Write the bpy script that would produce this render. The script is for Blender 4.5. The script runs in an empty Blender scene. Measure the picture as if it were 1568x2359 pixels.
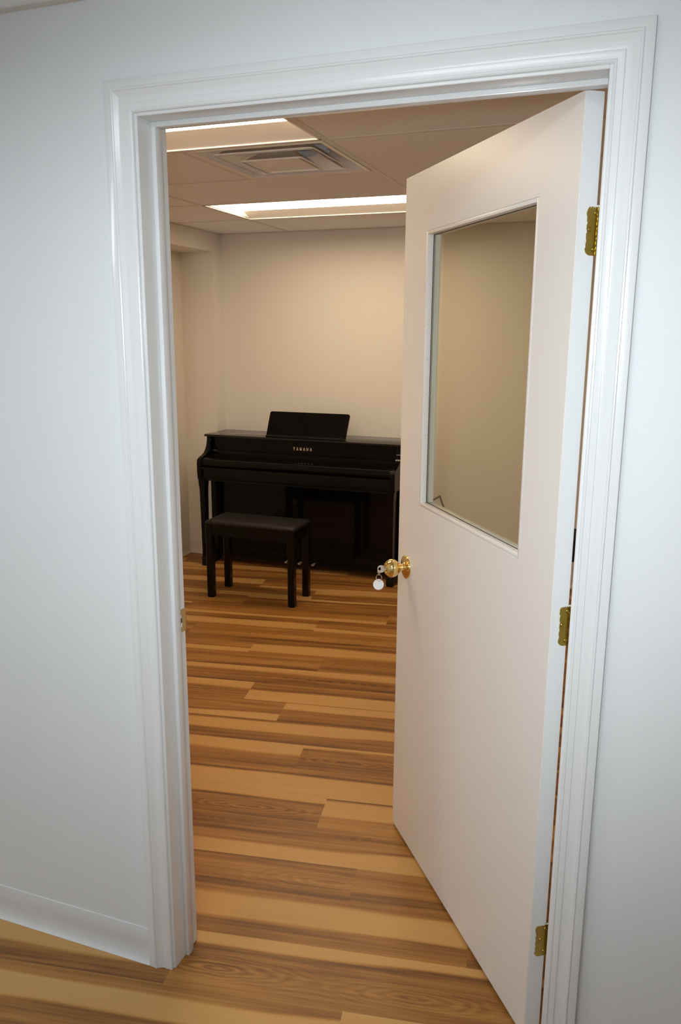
import bpy, bmesh, math, random
import numpy as np
from mathutils import Vector, Matrix

S = bpy.context.scene
COL = S.collection
PI = math.pi
random.seed(7)

# ------------------------------------------------------------------ main sizes (metres)
W, H, T = 0.920, 2.045, 0.111          # clear door opening, wall thickness
REV, CW = 0.006, 0.0625                # casing reveal and width
ZC = 2.285                             # music-room ceiling
ZH = 2.27                              # hall ceiling
XL, YB, XR = -2.065, 3.71, 1.62        # music-room left, back, right
XCOL, YCOL = -1.806, 3.578             # corner column
XSOF, ZSOF = -1.812, 2.160             # soffit along the left wall
HX0, HX1, HY = -2.1, 2.7, -2.15        # hall extents


# ------------------------------------------------------------------ helpers
def link(name, me, parent=None):
    o = bpy.data.objects.new(name, me)
    COL.objects.link(o)
    if parent is not None:
        o.parent = parent
    return o


def obj(name, bm, mats, parent=None, smooth=None, loc=None):
    me = bpy.data.meshes.new(name)
    bm.normal_update()
    bm.to_mesh(me)
    bm.free()
    for m in (mats if isinstance(mats, (list, tuple)) else [mats]):
        me.materials.append(m)
    if smooth is not None:
        for p in me.polygons:
            p.use_smooth = True
        try:
            me.set_sharp_from_angle(angle=math.radians(smooth))
        except Exception:
            pass
    o = link(name, me, parent)
    if loc is not None:
        o.location = loc
    return o


def empty(name, loc=(0, 0, 0), rz=0.0):
    o = bpy.data.objects.new(name, None)
    COL.objects.link(o)
    o.location = loc
    o.rotation_euler = (0, 0, rz)
    o.empty_display_size = 0.1
    return o


def tag(o, label=None, cat=None, group=None, kind=None):
    if label:
        o['label'] = label
    if cat:
        o['category'] = cat
    if group:
        o['group'] = group
    if kind:
        o['kind'] = kind
    return o


def box(bm, x0, x1, y0, y1, z0, z1, bevel=0.0, seg=2, mi=0):
    vs = [bm.verts.new((x, y, z)) for z in (z0, z1) for y in (y0, y1) for x in (x0, x1)]
    fs = []
    for q in ((0, 2, 3, 1), (4, 5, 7, 6), (0, 1, 5, 4), (2, 6, 7, 3), (0, 4, 6, 2), (1, 3, 7, 5)):
        f = bm.faces.new([vs[i] for i in q])
        f.material_index = mi
        fs.append(f)
    if bevel > 0:
        es = list({e for f in fs for e in f.edges})
        bmesh.ops.bevel(bm, geom=es, offset=bevel, segments=seg, profile=0.5, affect='EDGES', clamp_overlap=True)
    return fs


def B(*a, **k):
    bm = bmesh.new()
    box(bm, *a, **k)
    return bm


def loft(bm, rings, close_ring=True, cap=True, mi=0):
    """rings: list of equal-length point lists"""
    R = [[bm.verts.new(p) for p in r] for r in rings]
    n = len(R[0])
    for a, b in zip(R, R[1:]):
        for i in range(n if close_ring else n - 1):
            j = (i + 1) % n
            f = bm.faces.new((a[i], a[j], b[j], b[i]))
            f.material_index = mi
    if cap and close_ring:
        bm.faces.new(list(reversed(R[0]))).material_index = mi
        bm.faces.new(R[-1]).material_index = mi
    return R


def fix(bm):
    bmesh.ops.recalc_face_normals(bm, faces=bm.faces[:])
    return bm


def lathe(bm, prof, axis='Z', origin=(0, 0, 0), n=40, mi=0):
    """prof: (r, h) pairs; spun round an axis through origin"""
    o = Vector(origin)

    def pt(r, h, a):
        c, s = math.cos(a) * r, math.sin(a) * r
        v = {'Z': (c, s, h), 'Y': (c, h, s), 'X': (h, c, s)}[axis]
        return o + Vector(v)
    rows = []
    for r, h in prof:
        if r < 1e-6:
            rows.append([bm.verts.new(pt(0, h, 0))])
        else:
            rows.append([bm.verts.new(pt(r, h, 2 * PI * k / n)) for k in range(n)])
    for a, b in zip(rows, rows[1:]):
        for k in range(n):
            j = (k + 1) % n
            if len(a) == 1 and len(b) == 1:
                continue
            if len(a) == 1:
                f = bm.faces.new((a[0], b[j], b[k]))
            elif len(b) == 1:
                f = bm.faces.new((a[k], a[j], b[0]))
            else:
                f = bm.faces.new((a[k], a[j], b[j], b[k]))
            f.material_index = mi
    return fix(bm)


def tube(bm, pts, r, n=10, cap=True, mi=0):
    pts = [Vector(p) for p in pts]
    rings = []
    prev = None
    for i, p in enumerate(pts):
        t = (pts[min(i + 1, len(pts) - 1)] - pts[max(i - 1, 0)]).normalized()
        up = prev if prev is not None else (Vector((0, 0, 1)) if abs(t.z) < 0.9 else Vector((1, 0, 0)))
        u = (up - t * up.dot(t)).normalized()
        v = t.cross(u)
        prev = u
        rings.append([p + u * (r * math.cos(2 * PI * k / n)) + v * (r * math.sin(2 * PI * k / n)) for k in range(n)])
    loft(bm, rings, cap=cap, mi=mi)
    return bm


def torus(bm, c, u, v, R, r, n=28, m=8):
    c, u, v = Vector(c), Vector(u).normalized(), Vector(v).normalized()
    w = u.cross(v)
    g = []
    for i in range(n):
        a = 2 * PI * i / n
        d = u * math.cos(a) + v * math.sin(a)
        g.append([bm.verts.new(c + d * (R + r * math.cos(2 * PI * k / m)) + w * (r * math.sin(2 * PI * k / m))) for k in range(m)])
    for i in range(n):
        for k in range(m):
            bm.faces.new((g[i][k], g[(i + 1) % n][k], g[(i + 1) % n][(k + 1) % m], g[i][(k + 1) % m]))
    return fix(bm)


def extrude_poly(bm, poly, d, mi=0):
    """poly: list of 3D points (planar), d: extrusion vector"""
    d = Vector(d)
    a = [Vector(p) for p in poly]
    loft(bm, [a, [p + d for p in a]], mi=mi)
    return fix(bm)


# ------------------------------------------------------------------ materials
def nt(name):
    m = bpy.data.materials.new(name)
    m.use_nodes = True
    t = m.node_tree
    t.nodes.clear()
    o = t.nodes.new('ShaderNodeOutputMaterial')
    b = t.nodes.new('ShaderNodeBsdfPrincipled')
    t.links.new(b.outputs[0], o.inputs[0])
    return m, t, b


def simple(name, col, rough=0.5, metal=0.0, spec=0.5, bump=0.0, bscale=400.0, vary=0.0, vscale=6.0, coat=0.0):
    m, t, b = nt(name)
    b.inputs['Base Color'].default_value = (*col, 1)
    b.inputs['Roughness'].default_value = rough
    b.inputs['Metallic'].default_value = metal
    b.inputs['Specular IOR Level'].default_value = spec
    if coat:
        b.inputs['Coat Weight'].default_value = coat
        b.inputs['Coat Roughness'].default_value = 0.03
    tc = t.nodes.new('ShaderNodeTexCoord')
    if vary > 0:
        n = t.nodes.new('ShaderNodeTexNoise')
        n.inputs['Scale'].default_value = vscale
        n.inputs['Detail'].default_value = 4
        t.links.new(tc.outputs['Object'], n.inputs['Vector'])
        r = t.nodes.new('ShaderNodeMapRange')
        r.inputs['To Min'].default_value = 1 - vary
        r.inputs['To Max'].default_value = 1 + vary
        t.links.new(n.outputs['Fac'], r.inputs['Value'])
        mx = t.nodes.new('ShaderNodeVectorMath')
        mx.operation = 'SCALE'
        mx.inputs[0].default_value = col
        t.links.new(r.outputs[0], mx.inputs['Scale'])
        t.links.new(mx.outputs[0], b.inputs['Base Color'])
    if bump > 0:
        n = t.nodes.new('ShaderNodeTexNoise')
        n.inputs['Scale'].default_value = bscale
        n.inputs['Detail'].default_value = 3
        t.links.new(tc.outputs['Object'], n.inputs['Vector'])
        bp = t.nodes.new('ShaderNodeBump')
        bp.inputs['Strength'].default_value = bump
        bp.inputs['Distance'].default_value = 0.002
        t.links.new(n.outputs['Fac'], bp.inputs['Height'])
        t.links.new(bp.outputs[0], b.inputs['Normal'])
    return m


M = {}
M['hall_paint'] = simple('hall_wall_paint', (0.725, 0.755, 0.77), 0.6, spec=0.3, bump=0.06, bscale=260)
M['room_paint'] = simple('room_wall_paint', (0.74, 0.722, 0.675), 0.62, spec=0.3, bump=0.08, bscale=150)
M['trim_white'] = simple('trim_gloss_white', (0.725, 0.745, 0.755), 0.2, spec=0.5, bump=0.03, bscale=60)
M['door_white'] = simple('door_satin_white', (0.80, 0.78, 0.745), 0.34, spec=0.45, bump=0.05, bscale=220)
M['edge_white'] = simple('door_edge_white', (0.82, 0.85, 0.87), 0.4, spec=0.4, bump=0.08, bscale=120)
M['vinyl'] = simple('vinyl_base_grey_white', (0.66, 0.67, 0.67), 0.42, spec=0.4, vary=0.02)
M['vinyl_room'] = simple('vinyl_base_cream', (0.70, 0.66, 0.60), 0.45, spec=0.4)
M['brass'] = simple('polished_brass', (0.90, 0.68, 0.29), 0.09, metal=1.0)
M['hinge_brass'] = simple('painted_over_brass', (0.50, 0.37, 0.085), 0.2, metal=1.0, vary=0.2, vscale=25)
M['strike_brass'] = simple('satin_brass', (0.62, 0.47, 0.20), 0.32, metal=0.9)
M['hole_shade'] = simple('painted_recess_shade', (0.05, 0.045, 0.04), 0.8)  # dark colour painted in for the shade inside the latch hole
M['piano'] = simple('polished_ebony', (0.0040, 0.0037, 0.0037), 0.07, spec=0.17)
M['piano_lid'] = simple('polished_ebony_top', (0.006, 0.0057, 0.006), 0.10, spec=0.5)
M['piano_satin'] = simple('satin_ebony', (0.008, 0.0078, 0.008), 0.35, spec=0.2)
M['leatherette'] = simple('black_leatherette', (0.0085, 0.008, 0.008), 0.42, spec=0.35, bump=0.25, bscale=420)
M['bench_wood'] = simple('bench_black_lacquer', (0.0045, 0.0042, 0.0042), 0.25, spec=0.2)
M['chrome'] = simple('pedal_nickel', (0.90, 0.87, 0.80), 0.3, metal=0.8)
M['letter'] = simple('gilt_letter', (0.88, 0.76, 0.50), 0.4, metal=0.0)
M['key_metal'] = simple('nickel_key', (0.72, 0.68, 0.64), 0.3, metal=0.7)
M['ring_metal'] = simple('ring_steel', (0.66, 0.58, 0.44), 0.22, metal=1.0)
M['tag_white'] = simple('paper_tag_white', (0.82, 0.82, 0.85), 0.5)
M['tag_rim'] = simple('tag_rim_metal', (0.6, 0.6, 0.68), 0.3, metal=0.8)
M['felt'] = simple('dark_upholstery', (0.016, 0.014, 0.02), 0.8, spec=0.2, bump=0.2)
M['dark_steel'] = simple('dark_rod_steel', (0.07, 0.055, 0.045), 0.4, metal=0.4)
M['cap_white'] = simple('troffer_white', (0.82, 0.80, 0.77), 0.4, spec=0.4)
M['tee'] = simple('ceiling_tee_white', (0.66, 0.63, 0.58), 0.45, spec=0.4)
M['diff_white'] = simple('diffuser_enamel', (0.82, 0.79, 0.74), 0.35, spec=0.5)
M['diff_grey'] = simple('diffuser_inner_metal', (0.74, 0.75, 0.77), 0.36, metal=0.12, vary=0.1)
M['damper'] = simple('galvanised_sheet', (0.80, 0.84, 0.88), 0.35, metal=0.1)
M['seal_and_shade'] = simple('dark_seal_and_gap_shade', (0.03, 0.03, 0.03), 0.7)  # glass seal; on the decks it paints shade behind ceiling gaps


def tile_mat():
    m, t, b = nt('mineral_tile')
    tc = t.nodes.new('ShaderNodeTexCoord')
    n = t.nodes.new('ShaderNodeTexNoise')
    n.inputs['Scale'].default_value = 170
    n.inputs['Detail'].default_value = 3
    t.links.new(tc.outputs['Object'], n.inputs['Vector'])
    r = t.nodes.new('ShaderNodeValToRGB')
    r.color_ramp.elements[0].position = 0.27
    r.color_ramp.elements[0].color = (0.50, 0.44, 0.36, 1)
    r.color_ramp.elements[1].position = 0.36
    r.color_ramp.elements[1].color = (0.83, 0.845, 0.86, 1)
    e = r.color_ramp.elements.new(0.75)
    e.color = (0.86, 0.875, 0.89, 1)
    t.links.new(n.outputs['Fac'], r.inputs[0])
    t.links.new(r.outputs[0], b.inputs['Base Color'])
    b.inputs['Roughness'].default_value = 0.85
    b.inputs['Specular IOR Level'].default_value = 0.2
    n2 = t.nodes.new('ShaderNodeTexNoise')
    n2.inputs['Scale'].default_value = 320
    t.links.new(tc.outputs['Object'], n2.inputs['Vector'])
    bp = t.nodes.new('ShaderNodeBump')
    bp.inputs['Strength'].default_value = 0.25
    bp.inputs['Distance'].default_value = 0.003
    t.links.new(n2.outputs['Fac'], bp.inputs['Height'])
    t.links.new(bp.outputs[0], b.inputs['Normal'])
    return m


M['tile'] = tile_mat()


def emit_mat(name, col, strength):
    m = bpy.data.materials.new(name)
    m.use_nodes = True
    t = m.node_tree
    t.nodes.clear()
    o = t.nodes.new('ShaderNodeOutputMaterial')
    e = t.nodes.new('ShaderNodeEmission')
    e.inputs[0].default_value = (*col, 1)
    e.inputs[1].default_value = strength
    t.links.new(e.outputs[0], o.inputs[0])
    return m


LAMP_COL, LAMP_STR = (1.0, 0.755, 0.505), 14.0
HALL_FILL_COL, HALL_FILL_STR = (0.89, 0.96, 1.0), 18.0  # fill from the added, unseen hall lights
M['lens'] = emit_mat('lamp_lens_lit', LAMP_COL, LAMP_STR)
M['hall_fill_lens'] = emit_mat('added_hall_lens_lit', HALL_FILL_COL, HALL_FILL_STR)


def glass_mat():
    m = bpy.data.materials.new('door_glass')
    m.use_nodes = True
    t = m.node_tree
    t.nodes.clear()
    o = t.nodes.new('ShaderNodeOutputMaterial')
    tr = t.nodes.new('ShaderNodeBsdfTransparent')
    tr.inputs[0].default_value = (0.945, 0.955, 0.90, 1)
    g = t.nodes.new('ShaderNodeBsdfGlossy')
    g.inputs['Roughness'].default_value = 0.0
    lw = t.nodes.new('ShaderNodeLayerWeight')
    lw.inputs[0].default_value = 0.5
    pw = t.nodes.new('ShaderNodeMath')
    pw.operation = 'POWER'
    pw.inputs[1].default_value = 5.0
    t.links.new(lw.outputs['Facing'], pw.inputs[0])
    fr = t.nodes.new('ShaderNodeMath')
    fr.operation = 'MULTIPLY_ADD'
    fr.inputs[1].default_value = 0.9
    fr.inputs[2].default_value = 0.035
    t.links.new(pw.outputs[0], fr.inputs[0])
    mx = t.nodes.new('ShaderNodeMixShader')
    t.links.new(fr.outputs[0], mx.inputs[0])
    t.links.new(tr.outputs[0], mx.inputs[1])
    t.links.new(g.outputs[0], mx.inputs[2])
    t.links.new(mx.outputs[0], o.inputs[0])
    return m


M['glass'] = glass_mat()


def floor_mat():
    m, t, b = nt('vinyl_plank_hickory')
    L = t.links.new

    def N(k, **p):
        n = t.nodes.new(k)
        for a, v in p.items():
            setattr(n, a, v)
        return n

    def math_(op, a, bb=None, c=None):
        n = N('ShaderNodeMath', operation=op)
        for i, x in enumerate((a, bb, c)):
            if x is None:
                continue
            if isinstance(x, (int, float)):
                n.inputs[i].default_value = x
            else:
                L(x, n.inputs[i])
        return n.outputs[0]

    at_t = N('ShaderNodeAttribute', attribute_name='tone').outputs['Fac']
    at_p = N('ShaderNodeAttribute', attribute_name='plank').outputs['Vector']   # along, across, seed
    at_k = N('ShaderNodeAttribute', attribute_name='knot').outputs['Vector']    # ring distance, ring weight, edge
    sk = N('ShaderNodeSeparateXYZ')
    L(at_k, sk.inputs[0])

    def noise(scale_vec, scale, detail=4, rough=0.55, dist=0.0):
        mp = N('ShaderNodeVectorMath', operation='MULTIPLY')
        L(at_p, mp.inputs[0])
        mp.inputs[1].default_value = scale_vec
        n = N('ShaderNodeTexNoise')
        n.inputs['Scale'].default_value = scale
        n.inputs['Detail'].default_value = detail
        n.inputs['Roughness'].default_value = rough
        n.inputs['Distortion'].default_value = dist
        L(mp.outputs[0], n.inputs['Vector'])
        return n.outputs['Fac']

    streak = noise((1.1, 62.0, 7.0), 1.0, 6, 0.62, 0.5)
    fine = noise((5.0, 420.0, 11.0), 1.0, 3, 0.65)
    blot = noise((2.6, 14.0, 5.0), 1.0, 3, 0.5, 0.8)
    wob = noise((9.0, 40.0, 3.0), 1.0, 3, 0.55)
    # growth rings round the knots
    ph = math_('ADD', math_('MULTIPLY', sk.outputs[0], 52.0), math_('MULTIPLY', wob, 13.0))
    ring = math_('MULTIPLY', math_('SINE', ph), sk.outputs[1])
    dark_w = math_('SUBTRACT', 1.15, at_t)          # pale sapwood shows less figure
    s1 = math_('MULTIPLY', math_('SUBTRACT', streak, 0.5), math_('MULTIPLY', dark_w, 1.15))
    s2 = math_('MULTIPLY', math_('SUBTRACT', fine, 0.5), math_('ADD', math_('MULTIPLY', dark_w, 0.30), 0.07))
    s3 = math_('MULTIPLY', math_('SUBTRACT', blot, 0.5), math_('ADD', math_('MULTIPLY', dark_w, 0.38), 0.10))
    s4 = math_('MULTIPLY', ring, 0.14)
    v = math_('ADD', math_('ADD', at_t, s1), math_('ADD', math_('ADD', s2, s3), s4))
    r = N('ShaderNodeValToRGB')
    cr = r.color_ramp
    stops = [(0.0, (0.115, 0.044, 0.0108)), (0.18, (0.192, 0.079, 0.0185)), (0.36, (0.292, 0.126, 0.0285)),
             (0.56, (0.385, 0.184, 0.045)), (0.78, (0.470, 0.251, 0.076)), (1.0, (0.525, 0.302, 0.105))]
    cr.elements[0].position, cr.elements[0].color = stops[0][0], (*stops[0][1], 1)
    cr.elements[1].position, cr.elements[1].color = stops[-1][0], (*stops[-1][1], 1)
    for p, c in stops[1:-1]:
        e = cr.elements.new(p)
        e.color = (*c, 1)
    L(v, r.inputs[0])
    L(r.outputs[0], b.inputs['Base Color'])
    b.inputs['Roughness'].default_value = 0.40
    b.inputs['Specular IOR Level'].default_value = 0.35
    bp = N('ShaderNodeBump')
    bp.inputs['Strength'].default_value = 0.06
    bp.inputs['Distance'].default_value = 0.001
    L(fine, bp.inputs['Height'])
    L(bp.outputs[0], b.inputs['Normal'])
    return m


M['floor'] = floor_mat()

# ------------------------------------------------------------------ floor: planks laid 9.8 degrees off the door wall
TH = math.radians(9.8)
EA = np.array((math.cos(TH), math.sin(TH)))
EB = np.array((-math.sin(TH), math.cos(TH)))
EDGES = {-2: -0.375, -1: -0.205, 0: -0.052, 1: 0.142, 2: 0.316, 3: 0.480, 4: 0.664, 5: 0.838, 6: 1.016, 7: 1.192, 8: 1.374,
         9: 1.551, 10: 1.730, 11: 1.907, 12: 2.080, 13: 2.258, 14: 2.436, 15: 2.613, 16: 2.790, 17: 2.967, 18: 3.144,
         19: 3.320, 20: 3.497, 21: 3.674, 22: 3.852}
for k in range(-3, -20, -1):
    EDGES[k] = EDGES[k + 1] - 0.1775
for k in range(23, 27):
    EDGES[k] = EDGES[k - 1] + 0.1775
PLEN = 1.22
P_, O_, Br, D_ = 0.90, 0.54, 0.34, 0.08      # pale, orange, brown, dark
# bands across a plank: (from, to, tone); v = 0 at the near edge
KIND = {
    'a': [(0, .10, Br), (.10, .30, O_ - .1), (.30, .72, Br - .04), (.72, .80, D_ + .08), (.80, 1, P_)],
    'b': [(0, .28, Br), (.28, .42, Br - .1), (.42, .93, P_), (.93, 1, Br)],
    'c': [(0, .06, Br), (.06, .20, D_ + .06), (.20, .45, Br), (.45, .75, O_ - .06), (.75, .9, Br), (.9, 1, D_ + .1)],
    'd': [(0, .12, Br), (.12, .32, D_ + .12), (.32, .60, O_ - .12), (.60, .85, Br), (.85, 1, O_ - .1)],
    'e': [(0, .40, P_), (.40, .47, D_ + .12), (.47, .68, O_ - .08), (.68, .76, D_ + .14), (.76, 1, Br)],
    'f': [(0, .2, Br - .1), (.2, .75, Br), (.75, .83, D_), (.83, 1, P_)],
    'g': [(0, .32, O_ - .02), (.32, .38, Br), (.38, .92, P_), (.92, 1, D_ + .1)],
    'h': [(0, .10, P_ - .05), (.10, .72, P_), (.72, .82, D_ + .06), (.82, 1, Br)],
    'i': [(0, .10, D_ + .15), (.10, .50, Br), (.50, .60, O_), (.60, 1, P_)],
    'j': [(0, .12, D_ + .1), (.12, .30, D_ + .2), (.30, .80, Br), (.80, .86, D_ + .1), (.86, 1, P_)],
    'k': [(0, .30, D_ + .16), (.30, .46, Br), (.46, .90, P_), (.90, 1, D_ + .12)],
    'l': [(0, .27, P_), (.27, .34, D_ + .12), (.34, .8, Br), (.8, 1, D_ + .2)],
    'm': [(0, .12, D_ + .1), (.12, .52, Br), (.52, .60, D_ + .2), (.60, .97, P_), (.97, 1, Br)],
    'n': [(0, .15, D_ + .12), (.15, .62, Br - .02), (.62, .70, O_), (.70, 1, P_ - .04)],
    'o': [(0, .58, P_), (.58, .74, D_ + .08), (.74, 1, Br)],
    'p': [(0, .2, D_ + .1), (.2, .55, O_ - .05), (.55, .75, Br), (.75, 1, O_ - .12)],
    'q': [(0, .10, Br), (.10, .62, P_ - .05), (.62, .8, D_ + .15), (.8, 1, Br)],
    'r': [(0, .25, P_ - .02), (.25, .32, Br), (.32, .7, O_ - .1), (.7, 1, Br - .1)],
    'u': [(0, .12, D_ + .12), (.12, .27, Br), (.27, 1, P_)],
    's': [(0, .10, D_ + .2), (.10, .33, Br), (.33, .80, P_), (.80, 1, Br)],
    't': [(0, .25, Br), (.25, .5, Br - .06), (.5, 1, O_ - .16)],
}
ALLK = list('acdefhjlnprt')
# joints and plank kinds where the photograph shows them: row -> ([joint positions], [kinds left to right])
ROWS = {
    -2: ([-0.235 + 0.0], ['l', 't']),
    -1: ([0.450], ['s', 'i']),
    0: ([-0.013], ['u', 'a']),
    1: ([0.743], ['b', 'c']),
    2: ([0.399], ['c', 'd']),
    3: ([-0.52], ['c', 'e']),
    4: ([0.233], ['f', 'g']),
    5: ([-0.70], ['e', 'h']),
    6: ([0.071], ['i', 'j']),
    7: ([-0.62], ['a', 'k']),
    8: ([-0.094], ['l', 'm']),
    9: ([-0.293], ['n', 'o']),
    10: ([-0.70], ['c', 'n']),
    11: ([-0.029], ['p', 'd']),
    12: ([-0.433], ['r', 'q']),
    13: ([-0.840], ['c', 'p']),
    14: ([-0.165], ['q', 'r']),
    15: ([0.220], ['r', 'c']),
    16: ([-0.690], ['p', 'f']),
    17: ([-0.296], ['e', 'n']),
    18: ([-0.680], ['b', 'r']),
    19: ([0.12], ['c', 'r']),
    20: ([-0.160], ['q', 'd']),
    21: ([-1.387], ['r', 'c']),
}
KNOTS = {0: [(0.10, .38, 1.0), (0.614, .35, .8)], 2: [(0.33, .52, .8)], 3: [(0.47, .83, .35), (-0.02, .95, .3)], 4: [(-0.03, .45, 1.0)],
         6: [(0.275, .42, 1.0)], 9: [(-0.66, .55, .6)], 10: [(0.03, .40, .9), (-0.42, .35, .6)], 11: [(0.12, .6, .8)], 13: [(-0.33, .5, .9), (0.16, .5, .5)],
         -2: [(-0.17, .85, .4)], 15: [(0.1, .4, .4)], 17: [(0.06, .55, .6)]}


def build_floor():
    NV = 34
    vs, fs, tone, plank, knot = [], [], [], [], []
    base = 0
    rng = np.random.RandomState(11)
    for k in range(-17, 26):
        b0, b1 = EDGES[k], EDGES[k + 1]
        if k in ROWS:
            j, kinds = ROWS[k]
        else:
            j, kinds = [rng.uniform(-0.6, 0.6)], [ALLK[rng.randint(len(ALLK))] for _ in range(2)]
        cuts = list(j)
        seq = list(kinds)
        while cuts[0] > -3.6:
            cuts.insert(0, cuts[0] - PLEN)
            seq.insert(0, ALLK[rng.randint(len(ALLK))])
        while cuts[-1] < 3.9:
            cuts.append(cuts[-1] + PLEN)
            seq.append(ALLK[rng.randint(len(ALLK))])
        # seq has len(cuts)+1 entries; drop the two open ends
        for i in range(len(cuts) - 1):
            a0, a1 = cuts[i], cuts[i + 1]
            kd = seq[i + 1]
            seed = rng.uniform(0, 40)
            na = max(2, int(round((a1 - a0) / 0.03)) + 1)
            A = np.linspace(a0, a1, na)
            V = np.linspace(0, 1, NV)
            AA, VV = np.meshgrid(A, V, indexing='ij')
            X = AA * EA[0] + (b0 + VV * (b1 - b0)) * EB[0]
            Y = AA * EA[1] + (b0 + VV * (b1 - b0)) * EB[1]
            if X.max() < HX0 - 0.05 or X.min() > HX1 + 0.05 or Y.max() < HY - 0.05 or Y.min() > YB + 0.05:
                continue
            # a slow wander of the bands along the plank
            ph = rng.uniform(0, 6.28, 4)
            la = AA - a0
            w = 0.05 * np.sin(la * 2.3 + ph[0] + VV * 2) + 0.025 * np.sin(la * 5.7 + ph[1] + VV * 4) + 0.010 * np.sin(la * 13 + ph[2] - VV * 6)
            fade = np.clip(np.minimum(VV, 1 - VV) * 6, 0, 1)
            vv = np.clip(VV + w * fade, 0, 1)
            xs, ys = [], []
            for (f0, f1, tn) in KIND[kd]:
                e = 0.034
                xs += [f0 + (e if f0 > 0 else 0), f1 - (e if f1 < 1 else 0)]
                ys += [tn, tn]
            tt = np.interp(vv, xs, ys)
            wd = b1 - b0
            kdist = np.full(AA.shape, 9.0)
            kw = np.zeros(AA.shape)
            ks = [q for q in KNOTS.get(k, []) if a0 + 0.02 < q[0] < a1 - 0.02]
            if not ks and k not in ROWS and rng.rand() < 0.5:
                ks = [(rng.uniform(a0 + .2, a1 - .2), rng.uniform(.3, .6), .8)]
            for (ka, kv, kamp) in ks:
                d = np.sqrt(((AA - ka) / (0.105 + 0.05 * kamp)) ** 2 + (((VV - kv) * wd) / 0.026) ** 2) * 0.35
                better = d < kdist
                kdist = np.where(better, d, kdist)
                g = np.exp(-(d / 0.62) ** 2) * kamp * np.clip((0.8 - tt) * 3, 0, 1)
                kw = np.maximum(kw, g)
                tt = tt - 0.10 * np.exp(-(d / 0.11) ** 2) * kamp * (tt < .8)
            n = AA.size
            vs.append(np.stack([X.ravel(), Y.ravel(), np.zeros(n)], 1))
            tone.append(tt.ravel())
            plank.append(np.stack([la.ravel(), (VV * wd).ravel(), np.full(n, seed)], 1))
            knot.append(np.stack([kdist.ravel(), kw.ravel(), np.zeros(n)], 1))
            idx = base + np.arange(n).reshape(na, NV)
            q = np.stack([idx[:-1, :-1], idx[1:, :-1], idx[1:, 1:], idx[:-1, 1:]], -1).reshape(-1, 4)
            cx = X.ravel()
            cy = Y.ravel()
            qc = np.stack([cx[q - base].mean(1), cy[q - base].mean(1)], 1)
            keep = (qc[:, 0] > HX0 - .06) & (qc[:, 0] < HX1 + .06) & (qc[:, 1] > HY - .06) & (qc[:, 1] < YB + .06)
            fs.append(q[keep])
            base += n
    vs = np.concatenate(vs)
    fs = np.concatenate(fs)
    me = bpy.data.meshes.new('floor')
    me.vertices.add(len(vs))
    me.vertices.foreach_set('co', vs.astype(np.float32).ravel())
    me.loops.add(fs.size)
    me.loops.foreach_set('vertex_index', fs.astype(np.int32).ravel())
    me.polygons.add(len(fs))
    me.polygons.foreach_set('loop_start', (np.arange(len(fs)) * 4).astype(np.int32))
    me.polygons.foreach_set('loop_total', np.full(len(fs), 4, np.int32))
    a = me.attributes.new('tone', 'FLOAT', 'POINT')
    a.data.foreach_set('value', np.concatenate(tone).astype(np.float32))
    a = me.attributes.new('plank', 'FLOAT_VECTOR', 'POINT')
    a.data.foreach_set('vector', np.concatenate(plank).astype(np.float32).ravel())
    a = me.attributes.new('knot', 'FLOAT_VECTOR', 'POINT')
    a.data.foreach_set('vector', np.concatenate(knot).astype(np.float32).ravel())
    me.update(calc_edges=True)
    me.validate()
    me.materials.append(M['floor'])
    o = link('floor', me)
    tag(o, 'striped brown and pale wood plank floor running from hall into music room', 'floor', kind='structure')
    return o


build_floor()


# ------------------------------------------------------------------ walls
def struct(name, bm, mats, label, cat, smooth=None):
    o = obj(name, fix(bm), mats, smooth=smooth)
    return tag(o, label, cat, kind='structure')


JO = 0.019  # jamb board thickness
bm = bmesh.new()
ZT = 2.34
xs = [HX0, -JO, W + JO, HX1]
# front (hall) and rear (music room) faces of the partition, with the rough opening left out
for y, mi in ((0.0, 0), (T, 1)):
    for (xa, xb, za, zb) in ((HX0, -JO, 0, ZT), (W + JO, HX1, 0, ZT), (-JO, W + JO, H + JO, ZT)):
        f = bm.faces.new([bm.verts.new(p) for p in ((xa, y, za), (xb, y, za), (xb, y, zb), (xa, y, zb))])
        f.material_index = mi
for (pa, pb) in (((-JO, 0), (-JO, H + JO)), ((-JO, H + JO), (W + JO, H + JO)), ((W + JO, H + JO), (W + JO, 0)),
                 ((HX0, 0), (HX0, ZT)), ((HX0, ZT), (HX1, ZT)), ((HX1, ZT), (HX1, 0))):
    bm.faces.new([bm.verts.new(p) for p in ((pa[0], 0, pa[1]), (pb[0], 0, pb[1]), (pb[0], T, pb[1]), (pa[0], T, pa[1]))])
bmesh.ops.remove_doubles(bm, verts=bm.verts[:], dist=1e-5)
struct('wall_front', bm, [M['hall_paint'], M['room_paint']], 'white hall wall pierced by the open doorway', 'wall')

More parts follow.
